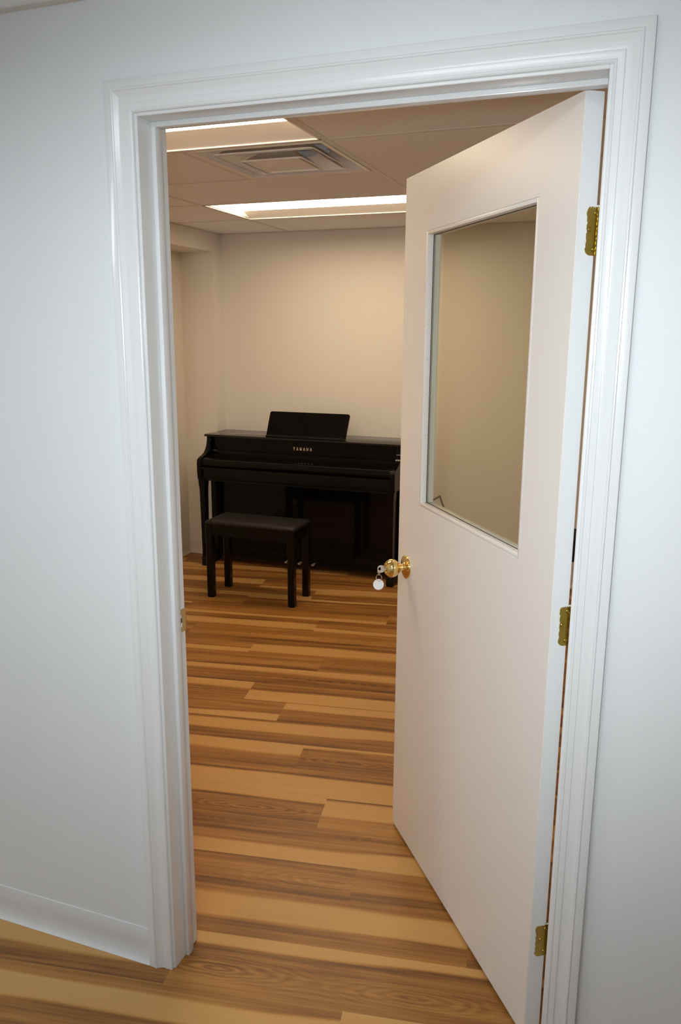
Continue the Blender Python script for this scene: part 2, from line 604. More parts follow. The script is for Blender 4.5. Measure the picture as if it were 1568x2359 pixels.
struct('wall_back', B(XL - .1, XR + .1, YB, YB + .1, 0, ZT), M['room_paint'], 'cream back wall behind the piano', 'wall')
struct('wall_left', B(XL - .1, XL, T, YB, 0, ZT), M['room_paint'], 'cream left wall of the music room, below the soffit', 'wall')
struct('wall_right', B(XR, XR + .1, T, YB, 0, ZT), M['room_paint'], 'cream right wall of the music room behind the open door', 'wall')
struct('column_corner', B(XL, XCOL, YCOL, YB, 0, ZSOF), M['room_paint'], 'shallow boxed column in the far left corner beside the piano', 'column')
struct('soffit_beam', B(XL, XSOF, T, YB, ZSOF, ZT), M['room_paint'], 'boxed cream soffit under the ceiling along the left wall', 'beam')
struct('wall_hall_left', B(HX0 - .1, HX0, HY, 0, 0, ZT), M['hall_paint'], 'white end wall of the hall, left', 'wall')
struct('wall_hall_right', B(HX1, HX1 + .1, HY, 0, 0, ZT), M['hall_paint'], 'white end wall of the hall, right', 'wall')
struct('wall_hall_rear', B(HX0 - .1, HX1 + .1, HY - .1, HY, 0, ZT), M['hall_paint'], 'white hall wall facing the doorway', 'wall')

# ------------------------------------------------------------------ ceilings
GX = [-0.103 + 1.183 * k for k in range(-2, 3)]
GY = [0.749 + 0.586 * k for k in range(-2, 6)]
L1 = (-1.286, -0.103, 0.749, 1.335)
L2 = (-1.286, -0.103, 2.507, 3.093)
DF = (-0.6945, -0.103, 1.335, 1.921)


def tiles(x0, x1, y0, y1, gx, gy, z, holes):
    bm = bmesh.new()
    xs = sorted({min(max(g, x0), x1) for g in gx} | {x0, x1})
    ys = sorted({min(max(g, y0), y1) for g in gy} | {y0, y1})
    for xa, xb in zip(xs, xs[1:]):
        for ya, yb in zip(ys, ys[1:]):
            if xb - xa < .01 or yb - ya < .01:
                continue
            cx, cy = (xa + xb) / 2, (ya + yb) / 2
            segs = [(xa, xb)]
            for h in holes:
                if h[2] - .01 < cy < h[3] + .01:
                    ns = []
                    for (p, q) in segs:
                        if h[1] <= p + .01 or h[0] >= q - .01:
                            ns.append((p, q))
                        else:
                            if h[0] > p + .01:
                                ns.append((p, h[0]))
                            if h[1] < q - .01:
                                ns.append((h[1], q))
                    segs = ns
            for (p, q) in segs:
                box(bm, p + .002, q - .002, ya + .002, yb - .002, z + .0015, z + .018)
    return bm


def tee_bars(x0, x1, y0, y1, gx, gy, z, skip=(), extra=()):
    bm = bmesh.new()
    w = .0118
    for g in gx:
        if x0 - .001 < g < x1 + .001:
            box(bm, g - w, g + w, y0, y1, z - .0005, z + .030)
    for g in gy:
        if y0 < g < y1:
            box(bm, x0, x1, g - w, g + w, z, z + .029)
    for (a, b_, c, d) in extra:
        box(bm, a, b_, c, d, z - .0005, z + .028)
    # wall angle
    for q in ((x0, x1, y0, y0 + .022), (x0, x1, y1 - .022, y1), (x0, x0 + .022, y0, y1), (x1 - .022, x1, y0, y1)):
        box(bm, *q, z + .0004, z + .003)
    return bm


c = struct('ceiling', tiles(XSOF + .004, XR - .004, T + .004, YB - .004, GX, GY, ZC, [L1, L2, DF]), M['tile'],
           'beige speckled lay-in tile ceiling of the music room', 'ceiling')
g = obj('ceiling_grid', fix(tee_bars(XSOF + .004, XR - .004, T + .004, YB - .004, GX, GY, ZC, extra=[(DF[0] - .0118, DF[0] + .0118, DF[2], DF[3])])), M['tee'], c)
deck = obj('roof_deck', B(XL - .1, XR + .1, T, YB + .1, ZT + .06, ZT + .1), M['seal_and_shade'], c)  # near-black so gaps round the tiles look shaded
hgx = [-1.05 + 0.6095 * k for k in range(-2, 8)]
hgy = [-0.30 - 0.61 * k for k in range(0, 5)]
HL = [(hgx[1], hgx[2], hgy[2], hgy[1]), (hgx[4], hgx[5], hgy[2], hgy[1])]
c2 = struct('ceiling_hall', tiles(HX0, HX1, HY, 0, hgx, hgy, ZH, HL), M['tile'], 'grey speckled tile ceiling of the hall above the doorway wall', 'ceiling')
obj('ceiling_grid', fix(tee_bars(HX0, HX1, HY, 0, hgx, hgy, ZH)), M['tee'], c2)
obj('roof_deck', B(HX0 - .1, HX1 + .1, HY - .1, 0, ZT + .06, ZT + .1), M['seal_and_shade'], c2)  # same painted-in darkness above the hall tiles


# ------------------------------------------------------------------ recessed lamps
def troffer(rect, s, d, label, z=ZC, lens='lens', group='recessed ceiling lights of the music room'):
    x0, x1, y0, y1 = rect
    cx, cy = (x0 + x1) / 2, (y0 + y1) / 2
    t = empty('ceiling_light', (cx, cy, z))
    hx, hy = (x1 - x0) / 2 - .0118, (y1 - y0) / 2 - .0118
    # frame lip
    bm = bmesh.new()
    for (a, b_, c_, e) in ((-hx, hx, -hy, -hy + .010), (-hx, hx, hy - .010, hy), (-hx, -hx + .010, -hy, hy), (hx - .010, hx, -hy, hy)):
        box(bm, a, b_, c_, e, -.0015, .006)
    obj('frame', fix(bm), M['cap_white'], t)
    # sloping reflector sides along the long edges, upright end plates
    bm = bmesh.new()
    ix, iy = hx - .010, hy - .010

    def quad(*p):
        bm.faces.new([bm.verts.new(q) for q in p])
    for sg in (1, -1):
        quad((-ix, sg * iy, .003), (ix, sg * iy, .003), (ix, sg * (iy - s), d), (-ix, sg * (iy - s), d))
        quad((-ix, sg * iy, .003), (ix, sg * iy, .003), (ix, sg * (iy + .002), d + .06), (-ix, sg * (iy + .002), d + .06))
        quad((sg * ix, -iy, .003), (sg * ix, iy, .003), (sg * ix, iy, d + .06), (sg * ix, -iy, d + .06))
    quad((-ix, -iy, d + .06), (ix, -iy, d + .06), (ix, iy, d + .06), (-ix, iy, d + .06))
    obj('reflector', bm, M['cap_white'], t)
    bm = bmesh.new()
    box(bm, -ix + .002, ix - .002, -(iy - s), iy - s, d - .002, d + .004)
    obj('lens', fix(bm), M[lens], t)
    return tag(t, label, 'ceiling light', group)


troffer(L1, 0.112, 0.041, 'long recessed ceiling light between the door head and the square air diffuser')
troffer(L2, 0.090, 0.036, 'long recessed ceiling light nearest the back wall, above the piano')

for q, where in zip(HL, ('left', 'right')):  # unseen hall lights, added to lift the dark lower hall walls
    troffer(q, 0.06, 0.03, 'added unseen square hall fill light, the one to the %s of the doorway' % where, ZH, 'hall_fill_lens', 'added unseen hall fill lights')

# ------------------------------------------------------------------ air diffuser
dcx, dcy = (DF[0] + DF[1]) / 2, (DF[2] + DF[3]) / 2
dif = empty('air_diffuser', (dcx, dcy, ZC))


def sq(h, z, r=0.02, n=5):
    pts = []
    for (sx, sy, a0) in ((1, 1, 0), (-1, 1, PI / 2), (-1, -1, PI), (1, -1, 1.5 * PI)):
        for i in range(n):
            a = a0 + (PI / 2) * i / (n - 1)
            pts.append((sx * (h - r) + r * math.cos(a), sy * (h - r) + r * math.sin(a), z))
    return pts


HD = 0.2795
bm = bmesh.new()
loft(bm, [sq(HD, .004, .004), sq(HD, -.002, .004), sq(HD - .016, -.002, .006), sq(HD - .022, .003, .01)], cap=False)
obj('frame', fix(bm), M['diff_white'], dif, smooth=35)
bm = bmesh.new()
loft(bm, [sq(HD - .020, .002, .01), sq(.245, .030, .03), sq(.205, .052, .05), sq(.165, .064, .09), sq(.150, .095, .12)], cap=False)
loft(bm, [sq(.150, .095, .12), sq(.03, .095, .02)], cap=False)
obj('back_pan', fix(bm), M['diff_grey'], dif, smooth=50)
bm = bmesh.new()
loft(bm, [sq(.208, -.004, .022), sq(.210, .001, .022), sq(.204, .001, .02), sq(.160, .034, .03), sq(.135, .052, .04),
          sq(.135, .049, .04), sq(.160, .030, .03), sq(.190, .0, .018), sq(.192, -.004, .018)], cap=False)
R = bm.verts
obj('louvre_ring', fix(bm), M['diff_white'], dif, smooth=35)
bm = bmesh.new()
loft(bm, [sq(.126, -.017, .016), sq(.130, -.012, .016), sq(.122, -.012, .014), sq(.080, .022, .02), sq(.078, .018, .02),
          sq(.112, -.012, .012), sq(.114, -.017, .012)], cap=False)
bm.verts.ensure_lookup_table()
loft(bm, [sq(.116, -.013, .012), sq(.070, .004, .02), sq(.02, .012, .015)], cap=False)
loft(bm, [sq(.02, .012, .015), sq(.002, .012, .0015)], cap=True)
obj('centre_cone', fix(bm), M['diff_white'], dif, smooth=35)
for (x, y, z, rz, w, l, tilt, tw) in ((-.105, .100, .050, .25, .040, .060, 1.15, -.25), (-.045, .110, .052, -.5, .034, .030, 1.3, .5), (.020, .115, .050, .1, .036, .040, 1.2, .35),
                                  (.075, .095, .050, -.25, .046, .095, 1.1, -.15), (.222, -.035, .034, -.75, .030, .075, .95, .1), (.170, -.02, .045, .9, .030, .08, 1.1, .3),
                                  (-.02, .125, .075, .05, .050, .26, 1.4, 0)):
    bm = B(-l / 2, l / 2, -w / 2, w / 2, -.0006, .0006)
    o = obj('damper_blade', fix(bm), M['damper'], dif)
    o.location = (x, y, z)
    o.rotation_euler = (tilt, tw, rz)
tag(dif, 'square stepped air diffuser with bent metal blades showing, between the two ceiling lights', 'air vent')


# ------------------------------------------------------------------ baseboards (coved vinyl)
def cove(bm, p0, p1, nrm, h=.0985, mi=0):
    p0, p1, n = Vector(p0), Vector(p1), Vector(nrm)
    prof = [(0.0, h), (.0022, h), (.0030, h - .0015), (.0030, .050), (.0036, .036), (.0052, .024), (.0082, .013), (.0122, .005), (.0160, .0015), (.0160, 0.0), (0.0, 0.0)]
    rings = []
    for p in (p0, p1):
        rings.append([(p.x + n.x * a, p.y + n.y * a, z) for a, z in prof])
    loft(bm, rings)
    return fix(bm)


CO = REV + CW
bm = bmesh.new()
cove(bm, (HX0, 0, 0), (-CO - .0005, 0, 0), (0, -1, 0))
o = struct('baseboard_hall', bm, M['vinyl'], 'pale grey coved vinyl base along the hall wall left of the doorway', 'baseboard', smooth=40)
bm = bmesh.new()
cove(bm, (W + CO + .0005, 0, 0), (HX1, 0, 0), (0, -1, 0))
struct('baseboard_hall_right', bm, M['vinyl'], 'pale grey coved vinyl base along the hall wall right of the doorway', 'baseboard', smooth=40)
bm = bmesh.new()
cove(bm, (XCOL, YB, 0), (XR, YB, 0), (0, -1, 0))
struct('baseboard_back', bm, M['vinyl_room'], 'cream vinyl base at the foot of the back wall', 'baseboard', smooth=40)
bm = bmesh.new()
cove(bm, (XL, T, 0), (XL, YCOL, 0), (1, 0, 0))
cove(bm, (XL, YCOL, 0), (XCOL, YCOL, 0), (0, -1, 0))
struct('baseboard_left', bm, M['vinyl_room'], 'cream vinyl base round the far left corner', 'baseboard', smooth=40)

# ------------------------------------------------------------------ door casing (mitred sweep)
prof = [(0.000, .0), (0.000, .0060), (.0012, .0078), (.0030, .0088), (.0050, .0086), (.0062, .0072), (.0075, .0078), (.0170, .0092), (.0178, .0092),
        (.0186, .0076), (.0205, .0074), (.0260, .0084), (.0320, .0108), (.0370, .0138), (.0400, .0152), (.0408, .0168), (.0424, .0178),
        (.0444, .0178), (.0454, .0166), (.0462, .0160), (.0600, .0160), (.0618, .0152), (CW, .0135), (CW, .0)]
bm = bmesh.new()
rows = []
for (kx, kz) in (('L', 0), ('L', 1), ('R', 1), ('R', 0)):
    ring = []
    for u, h in prof:
        x = -(REV + u) if kx == 'L' else W + REV + u
        z = (H + REV + u) if kz else 0.0
        ring.append((x, -h, z))
    rows.append(ring)
loft(bm, rows, close_ring=False, cap=False)
struct('trim_1', bm, M['trim_white'], 'glossy white moulded casing round the doorway', 'door casing', smooth=28)

# ------------------------------------------------------------------ jamb, stop, strike plate
bm = bmesh.new()
bv = .0012
box(bm, -JO, 0, 0, T, 0, H + JO, bv, 1)
box(bm, W, W + JO, 0, T, 0, H + JO, bv, 1)
box(bm, 0, W, 0, T, H, H + JO, bv, 1)
jamb = struct('trim_2', bm, M['trim_white'], 'white jamb boards lining the doorway', 'door jamb')
YS, YE, ST = 0.0500, 0.0755, 0.0105
bm = bmesh.new()
box(bm, -.0002, ST, YS, YE, 0, H, .0016, 2)
box(bm, W - .0035, W + .0002, YS, YE, 0, H, .0012, 2)
box(bm, ST, W - .0035, YS, YE, H - ST, H + .0002, .0016, 2)
obj('door_stop', fix(bm), M['trim_white'], jamb, smooth=35)

bm = bmesh.new()
y0, y1, z0, z1 = .0842, T + .0005, .8925, .9510
hy0, hy1, hz0, hz1 = .0860, .0950, .9060, .9375
tk = .0014
box(bm, 0, tk, hy1, y1, z0, z1)
box(bm, 0, tk, y0, hy0, z0, z1)
box(bm, 0, tk, hy0, hy1, z0, hz0)
box(bm, 0, tk, hy0, hy1, hz1, z1)
# curved lip
lip = [(tk, T + .0005), (tk - .001, T + .004), (-.003, T + .006), (-.004, T + .0048), (-.0015, T + .003), (0, T + .0005)]
loft(bm, [[(x, y, z0 + .010) for x, y in lip], [(x, y, z1 - .010) for x, y in lip]])
sp = obj('strike_plate', fix(bm), M['strike_brass'], jamb)
sp['label'] = 'brass strike plate'
bm = bmesh.new()
box(bm, -.010, .0004, hy0, hy1, hz0, hz1)  # solid block filling the hole, its dark colour stands for shade
obj('latch_hole_shade', fix(bm), M['hole_shade'], sp)
bm = bmesh.new()
box(bm, .0002, .0012, hy0 + .001, hy1 - .001, hz1 - .008, hz1, .0004, 1)
box(bm, .0002, .0012, hy0 + .0005, hy1 + .0005, hz0, hz0 + .011, .0005, 1)
obj('paint_chip', fix(bm), M['edge_white'], sp)
for z in (z0 + .0068, z1 - .0062):
    bm = bmesh.new()
    lathe(bm, [(0, .0022), (.0022, .0020), (.0034, .0013), (.0034, .0)], 'X', (0, .0905, z), 14)
    obj('screw', bm, M['strike_brass'], sp, smooth=40)

# ------------------------------------------------------------------ the door
ANG = 0.92989
PX, PY = W - 0.002, T + 0.008
door = empty('door_1', (PX, PY, 0), PI - ANG)        # local x runs along the leaf, local y towards the hall face
tag(door, 'white half-glass door standing ajar into the music room', 'door', kind='structure')
GAP, WD, TD = .0047, .8855, .0402
T0, T1 = .008, .008 + TD
DZ0, DZ1 = .010, 2.041
GS0, GS1, GZ0, GZ1 = .1465, .7320, 1.1320, 1.8825
SX0, SX1 = GAP, GAP + WD
bm = bmesh.new()


def rectloop(x0, x1, z0, z1, y):
    return [bm.verts.new(p) for p in ((x0, y, z0), (x1, y, z0), (x1, y, z1), (x0, y, z1))]


oF, iF = rectloop(SX0, SX1, DZ0, DZ1, T1), rectloop(GS0, GS1, GZ0, GZ1, T1)
oB, iB = rectloop(SX0, SX1, DZ0, DZ1, T0), rectloop(GS0, GS1, GZ0, GZ1, T0)
outer = []
for i in range(4):
    j = (i + 1) % 4
    bm.faces.new((oF[i], oF[j], iF[j], iF[i]))
    bm.faces.new((oB[j], oB[i], iB[i], iB[j]))
    f = bm.faces.new((oF[j], oF[i], oB[i], oB[j]))
    if i == 3:
        f.material_index = 1
    outer.append(f)
    bm.faces.new((iF[i], iF[j], iB[j], iB[i]))
fix(bm)
es = [e for e in bm.edges if (e.verts[0] in oF and e.verts[1] in oF) or (e.verts[0] in oB and e.verts[1] in oB)]
bmesh.ops.bevel(bm, geom=es, offset=.0012, segments=2, affect='EDGES')
leaf = obj('door_leaf', bm, [M['door_white'], M['edge_white']], door)

TG = 0.5 * (T0 + T1) - .001      # glass plane
bw = .0095
for (ya, yb, nm) in ((TG + .003, T1 + .0004, 'glazing_bead'), (T0 - .0004, TG - .003, 'glazing_bead')):
    bm = bmesh.new()
    for (a, b_, c_, d) in ((GS0 + .0003, GS0 + bw, GZ0, GZ1), (GS1 - bw, GS1 - .0003, GZ0, GZ1)):
        box(bm, a, b_, ya, yb, c_ + .0003, d - .0003, .0014, 2)
    for (a, b_, c_, d) in ((GS0 + bw, GS1 - bw, GZ0 + .0003, GZ0 + bw), (GS0 + bw, GS1 - bw, GZ1 - bw, GZ1 - .0003)):
        box(bm, a, b_, ya, yb, c_, d, .0014, 2)
    bead = obj(nm, fix(bm), M['door_white'], door, smooth=35)
    if ya > TG:
        bm = bmesh.new()
        for z in (1.150, 1.225, 1.335, 1.450, 1.545, 1.640, 1.745, 1.830, 1.868):
            lathe(bm, [(0, -.0006), (.0009, -.0004), (.0009, 0)], 'X', (GS1 - bw, ya + .009, z), 8)
        for x in (.19, .24, .31, .40, .47, .55, .62, .70):
            lathe(bm, [(0, .0006), (.0009, .0004), (.0009, 0)], 'Z', (x, ya + .009, GZ0 + bw), 8)
        nl = obj('nail_head', fix(bm), M['dark_steel'], bead)
        nl['kind'] = 'stuff'
bm = bmesh.new()
box(bm, GS0 + .002, GS1 - .002, TG - .003, TG + .003, GZ0 + .002, GZ1 - .002)
pane = obj('glass_pane', fix(bm), M['glass'], door)
pane['label'] = 'clear glass pane, slightly green'
# sealant line round the glass
bm = bmesh.new()
for sg in (1,):
    y0_, y1_ = TG + .003, TG + .0042
    for (a, b_, c_, d) in ((GS0 + .001, GS0 + bw + .0014, GZ0 + .001, GZ1 - .001), (GS1 - bw - .0014, GS1 - .001, GZ0 + .001, GZ1 - .001),
                           (GS0, GS1, GZ0 + .001, GZ0 + bw + .0010), (GS0, GS1, GZ1 - bw - .0010, GZ1 - .001)):
        box(bm, a, b_, y0_ - .0006, y1_ - .0006, c_, d)
obj('glass_seal', fix(bm), M['seal_and_shade'], door)

# hinges
for zc, hh in ((1.8025, .0445), (1.0245, .0440), (.2680, .0415)):
    # leaf plate let into the door edge; its outline is ragged where paint ran over it
    bm = bmesh.new()
    rnd = random.Random(int(zc * 100))
    pts = []
    tmax = .0295 + (.006 if zc < .5 else 0)
    rr = .013
    outline = [(.0, -hh), (tmax - rr, -hh)]
    for i in range(1, 6):
        a = -PI / 2 + (PI / 2) * i / 6
        outline.append((tmax - rr + rr * math.cos(a), -hh + rr + rr * math.sin(a)))
    for i in range(0, 9):
        outline.append((tmax + rnd.uniform(-.0008, .0005), -hh + rr + (2 * hh - 2 * rr) * i / 8))
    for i in range(1, 6):
        a = (PI / 2) * i / 6
        outline.append((tmax - rr + rr * math.cos(a) + rnd.uniform(-.0008, .0006), hh - rr + rr * math.sin(a) + rnd.uniform(-.0008, .0008)))
    for i in range(0, 6):
        outline.append((tmax - rr - (tmax - rr) * i / 5, hh + rnd.uniform(-.0016, .0010)))
    extrude_poly(bm, [(GAP + .0006, y, zc + z) for y, z in outline], (-.0020, 0, 0))
    hg = obj('hinge', bm, M['hinge_brass'], door)
    hg['label'] = 'brass hinge smeared with paint'
    # barrel
    bm = bmesh.new()
    for i in range(5):
        za = zc - hh + 2 * hh * i / 5
        lathe(bm, [(0, za + .0004), (.0058, za + .0004), (.0062, za + .001), (.0062, za + 2 * hh / 5 - .001), (.0058, za + 2 * hh / 5 - .0004), (0, za + 2 * hh / 5 - .0004)], 'Z', (0, -.001, 0), 18)
    lathe(bm, [(0, zc + hh + .004), (.003, zc + hh + .0035), (.0045, zc + hh)], 'Z', (0, -.001, 0), 16)
    obj('barrel', fix(bm), M['hinge_brass'], hg, smooth=40)
    for (y, z) in ((.011, hh - .013), (.022, .002), (.012, -hh + .011)):
        bm = bmesh.new()
        lathe(bm, [(0, -.0012), (.0008, -.0008), (.0030, -.0016), (.0040, -.0008), (.0042, .0)], 'X', (GAP - .0014, y, zc + z), 14)
        obj('screw', bm, M['hinge_brass'], hg, smooth=40)
    bm = bmesh.new()
    nj = 26
    low = [hh - .0016 - .0030 * max(0.0, math.sin(i * 1.7 + zc * 9) * .6 + rnd.uniform(-.3, .5)) for i in range(nj)]
    yy = [.003 + (tmax - .007) * i / (nj - 1) for i in range(nj)]
    strip = [(yy[i], zc + low[i]) for i in range(nj)] + [(yy[-1], zc + hh + .0004), (yy[0], zc + hh + .0006)]
    extrude_poly(bm, [(GAP - .0013, y, z) for y, z in strip], (-.0005, 0, 0))
    zz = [-hh + .014 + (hh * 1.25) * i / (nj - 1) for i in range(nj)]
    inn_ = [tmax - .0006 - .0016 * max(0.0, math.sin(i * .9 + zc * 5) * .7 + rnd.uniform(-.25, .3)) for i in range(nj)]
    strip = [(inn_[i], zc + zz[i]) for i in range(nj)] + [(tmax + .0006, zc + zz[-1]), (tmax + .0006, zc + zz[0])]
    extrude_poly(bm, [(GAP - .0013, y, z) for y, z in strip], (-.0005, 0, 0))
    obj('paint_smear', fix(bm), M['edge_white'], hg)

# knob (hall side and room side) with rosette and neck
KS, KZ = .8195, .9215
for side in (1, -1):
    y0 = T1 if side == 1 else T0

    def Y(v):
        return y0 + side * v
    bm = bmesh.new()
    lathe(bm, [(.0355, Y(0)), (.0355, Y(.002)), (.0345, Y(.0042)), (.031, Y(.0056)), (.022, Y(.0066)), (.0165, Y(.0078)), (.0150, Y(.0105)), (.0128, Y(.0120)), (0, Y(.0120))], 'Y', (KS, 0, KZ), 48)
    kb = obj('door_knob', bm, M['brass'], door, smooth=40)
    if side == 1:
        kb['label'] = 'polished brass knob'
    bm = bmesh.new()
    lathe(bm, [(.0112, Y(.010)), (.0112, Y(.0215)), (.0128, Y(.0225)), (.0128, Y(.0240)), (.0112, Y(.0250)), (.0115, Y(.0270))], 'Y', (KS, 0, KZ), 32)
    obj('neck', bm, M['brass'], kb, smooth=40)
    ball = []
    cy, rx, ry = .0470, .0278, .0245
    for i in range(1, 26):
        a = PI * i / 26
        q = -math.cos(a)
        if q > .80:
            break
        ball.append((rx * max(math.sin(a), .42) if q < -.5 else rx * math.sin(a), Y(cy + ry * q)))
    last = ball[-1]
    ball += [(last[0] - .001, last[1] + side * .0012), (.0125, last[1] + side * .0012), (.0120, last[1] - side * .0005), (0, last[1] - side * .0005)]
    bm = bmesh.new()
    lathe(bm, ball, 'Y', (KS, 0, KZ), 48)
    obj('ball', bm, M['brass'], kb, smooth=45)
    if side == 1:
        bm = bmesh.new()
        ye = last[1] - .0005
        lathe(bm, [(.0068, ye), (.0068, ye + .0016), (0, ye + .0016)], 'Y', (KS, 0, KZ), 24)
        obj('keyhole', bm, M['strike_brass'], kb, smooth=40)
        KEY_Y = ye + .0016
# latch plate on the free edge
bm = bmesh.new()
box(bm, SX1 - .0005, SX1 + .0012, (T0 + T1) / 2 - .0125, (T0 + T1) / 2 + .0125, KZ - .028, KZ + .028, .0005, 1)
lp = obj('latch_plate', fix(bm), M['strike_brass'], door)
bm = bmesh.new()
extrude_poly(bm, [(SX1 + .001, (T0 + T1) / 2 - .007, KZ - .008), (SX1 + .011, (T0 + T1) / 2 + .006, KZ - .008), (SX1 + .001, (T0 + T1) / 2 + .007, KZ - .008)], (0, 0, .016))
obj('latch_bolt', bm, M['strike_brass'], lp)

# ------------------------------------------------------------------ key with its ring and tag, stuck in the knob
Rd = Matrix.Translation((PX, PY, 0)) @ Matrix.Rotation(PI - ANG, 4, 'Z')
kroot = Rd @ Vector((KS, KEY_Y, KZ))
key = empty('key', kroot, PI - ANG)
tag(key, 'small key with a round white tag hanging from the brass door knob', 'key')


def plate_with_hole(bm, outer, inner, y0, y1):
    n = len(outer)
    a = [[bm.verts.new((x, y, z)) for x, z in lp_] for lp_ in (outer, inner) for y in (y0, y1)]
    of, ob, inf, inb = a
    for i in range(n):
        j = (i + 1) % n
        bm.faces.new((of[i], of[j], inf[j], inf[i]))
        bm.faces.new((ob[j], ob[i], inb[i], inb[j]))
        bm.faces.new((of[j], of[i], ob[i], ob[j]))
        bm.faces.new((inf[i], inf[j], inb[j], inb[i]))
    return fix(bm)


# the bow lies in the local y (out of the knob) / z plane
n = 28
out, inn = [], []
for i in range(n):
    a = 2 * PI * i / n
    ca, sa = math.cos(a), math.sin(a)
    ex = .0112 * abs(ca) ** .75 * (1 if ca > 0 else -1)
    ez = .0112 * abs(sa) ** .75 * (1 if sa > 0 else -1)
    out.append((.0150 + ex, ez))
    inn.append((.0196 + .0042 * ca, .0066 * sa))
bm = bmesh.new()
plate_with_hole(bm, out, inn, -.0011, .0011)
for v in bm.verts:
    x, y, z = v.co
    v.co = (y, x, z)
box(bm, -.0011, .0011, -.003, .0062, -.0042, .0042)
khead = obj('bow', fix(bm), M['key_metal'], key)
kx = Vector((1, 0, 0))
# tag faces the hall, so its frame is turned towards the lens side
fdir = (Matrix.Rotation(-(PI - ANG), 3, 'Z') @ Vector((.12, -1, .25))).normalized()
side_v = Vector((0, 0, 1)).cross(fdir).normalized()
upv = fdir.cross(side_v).normalized()
base = Vector((0, .0212, -.0062))
bm = bmesh.new()
for i in range(3):
    c_ = base + Vector((0, 0, -.0046 - i * .0000))
torus(bm, base + Vector((0, 0, -.0020)), side_v, upv, .0042, .0007, 20, 8)
torus(bm, base + Vector((0, 0, -.0088)), (side_v * .6 + fdir * .8), upv, .0042, .0007, 20, 8)
obj('link', fix(bm), M['ring_metal'], key, smooth=60)
bm = bmesh.new()
torus(bm, base + Vector((0, 0, -.0205)), (side_v * .93 + fdir * .37), upv, .0098, .0008, 32, 8)
obj('key_ring', fix(bm), M['ring_metal'], key, smooth=60)
tc = base + Vector((0, 0, -.0420)) - side_v * .001
bm = bmesh.new()
NR = 40
hole_c = upv * .0110 + side_v * .001
ringO = [[], []]
ringI = [[], []]
for i in range(NR):
    a = 2 * PI * i / NR
    for q, off in enumerate((.0007, -.0007)):
        ringO[q].append(bm.verts.new(tc + (side_v * math.cos(a) + upv * math.sin(a)) * .0156 + fdir * off))
        ringI[q].append(bm.verts.new(tc + hole_c + (side_v * math.cos(a) + upv * math.sin(a)) * .0017 + fdir * off))
for i in range(NR):
    j = (i + 1) % NR
    for q in (0, 1):
        bm.faces.new((ringO[q][i], ringO[q][j], ringI[q][j], ringI[q][i]))
    bm.faces.new((ringO[0][i], ringO[0][j], ringO[1][j], ringO[1][i]))
    bm.faces.new((ringI[0][i], ringI[0][j], ringI[1][j], ringI[1][i]))
tg = obj('tag', fix(bm), M['tag_white'], key)
tg['label'] = 'round white paper tag with a metal rim'
bm = bmesh.new()
torus(bm, tc, side_v, upv, .0158, .0008, 40, 8)
obj('rim', fix(bm), M['tag_rim'], tg, smooth=60)

# ------------------------------------------------------------------ digital piano
PXC, PYC = -1.09, 3.70
piano = empty('piano', (PXC, PYC, 0))
tag(piano, 'polished black upright digital piano against the cream back wall', 'piano')


def pobj(name, bm, m, parent=None, smooth=30):
    bmesh.ops.translate(bm, verts=bm.verts[:], vec=(-PXC, -PYC, 0))
    return obj(name, fix(bm), m, parent or piano, smooth=smooth)


XA, XB = -1.795, -0.380          # outer faces of the cheeks
CK = .033
pobj('lid', B(XA - .003, XB + .003, 3.370, 3.694, .9125, .9275, .003, 2), M['piano_lid'])
# cheeks, cut to a scroll
ck = [(3.400, .9125), (3.398, .890), (3.394, .868), (3.386, .846), (3.374, .826), (3.356, .808), (3.334, .796), (3.308, .787), (3.284, .780),
      (3.266, .773), (3.256, .764), (3.251, .750), (3.250, .735), (3.250, .690), (3.252, .660), (3.255, .631), (3.690, .631), (3.690, .9125)]
for xa in (XA, XB - CK):
    bm = bmesh.new()
    extrude_poly(bm, [(xa, y, z) for y, z in ck], (CK, 0, 0))
    bmesh.ops.bevel(bm, geom=[e for e in bm.edges if abs(e.verts[0].co.x - e.verts[1].co.x) < 1e-6], offset=.003, segments=2, affect='EDGES')
    pobj('cheek', bm, M['piano'])
xi0, xi1 = XA + CK, XB - CK
npn = pobj('name_panel', B(xi0, xi1, 3.428, 3.450, .812, .9125), M['piano'])
bm = bmesh.new()
extrude_poly(bm, [(xi0, y, z) for y, z in ((3.404, .786), (3.404, .806), (3.408, .812), (3.440, .812), (3.440, .786))], (xi1 - xi0, 0, 0))
pobj('rear_rail', bm, M['piano'])
# closed key cover: rolled front edge
kc = [(3.404, .789), (3.380, .787), (3.330, .780), (3.292, .774), (3.276, .770), (3.267, .763), (3.263, .752), (3.262, .735), (3.264, .727), (3.270, .724), (3.404, .724)]
bm = bmesh.new()
extrude_poly(bm, [(xi0 + .001, y, z) for y, z in kc], (xi1 - xi0 - .002, 0, 0))
pobj('key_cover', bm, M['piano'], smooth=24)
bm = bmesh.new()
ks = [(3.276, .631), (3.270, .640), (3.268, .700), (3.271, .712), (3.280, .716), (3.404, .716), (3.404, .631)]
extrude_poly(bm, [(xi0 + .0005, y, z) for y, z in ks], (xi1 - xi0 - .001, 0, 0))
pobj('key_slip', bm, M['piano'], smooth=24)
pobj('key_bed', B(xi0, xi1, 3.285, 3.45, .618, .631), M['piano_satin'])
pobj('front_board', B(XA + .028, XB - .028, 3.420, 3.436, .058, .620), M['piano'])
pobj('bottom_rail', B(XA + .028, XB - .028, 3.430, 3.470, .045, .120, .003, 1), M['piano_satin'])
for xa in (XA + .003, XB - .023):
    pobj('side_panel', B(xa, xa + .020, 3.436, 3.688, .045, .631), M['piano'])
pobj('back_panel', B(XA + .02, XB - .02, 3.680, 3.690, .05, .9125), M['piano_satin'])
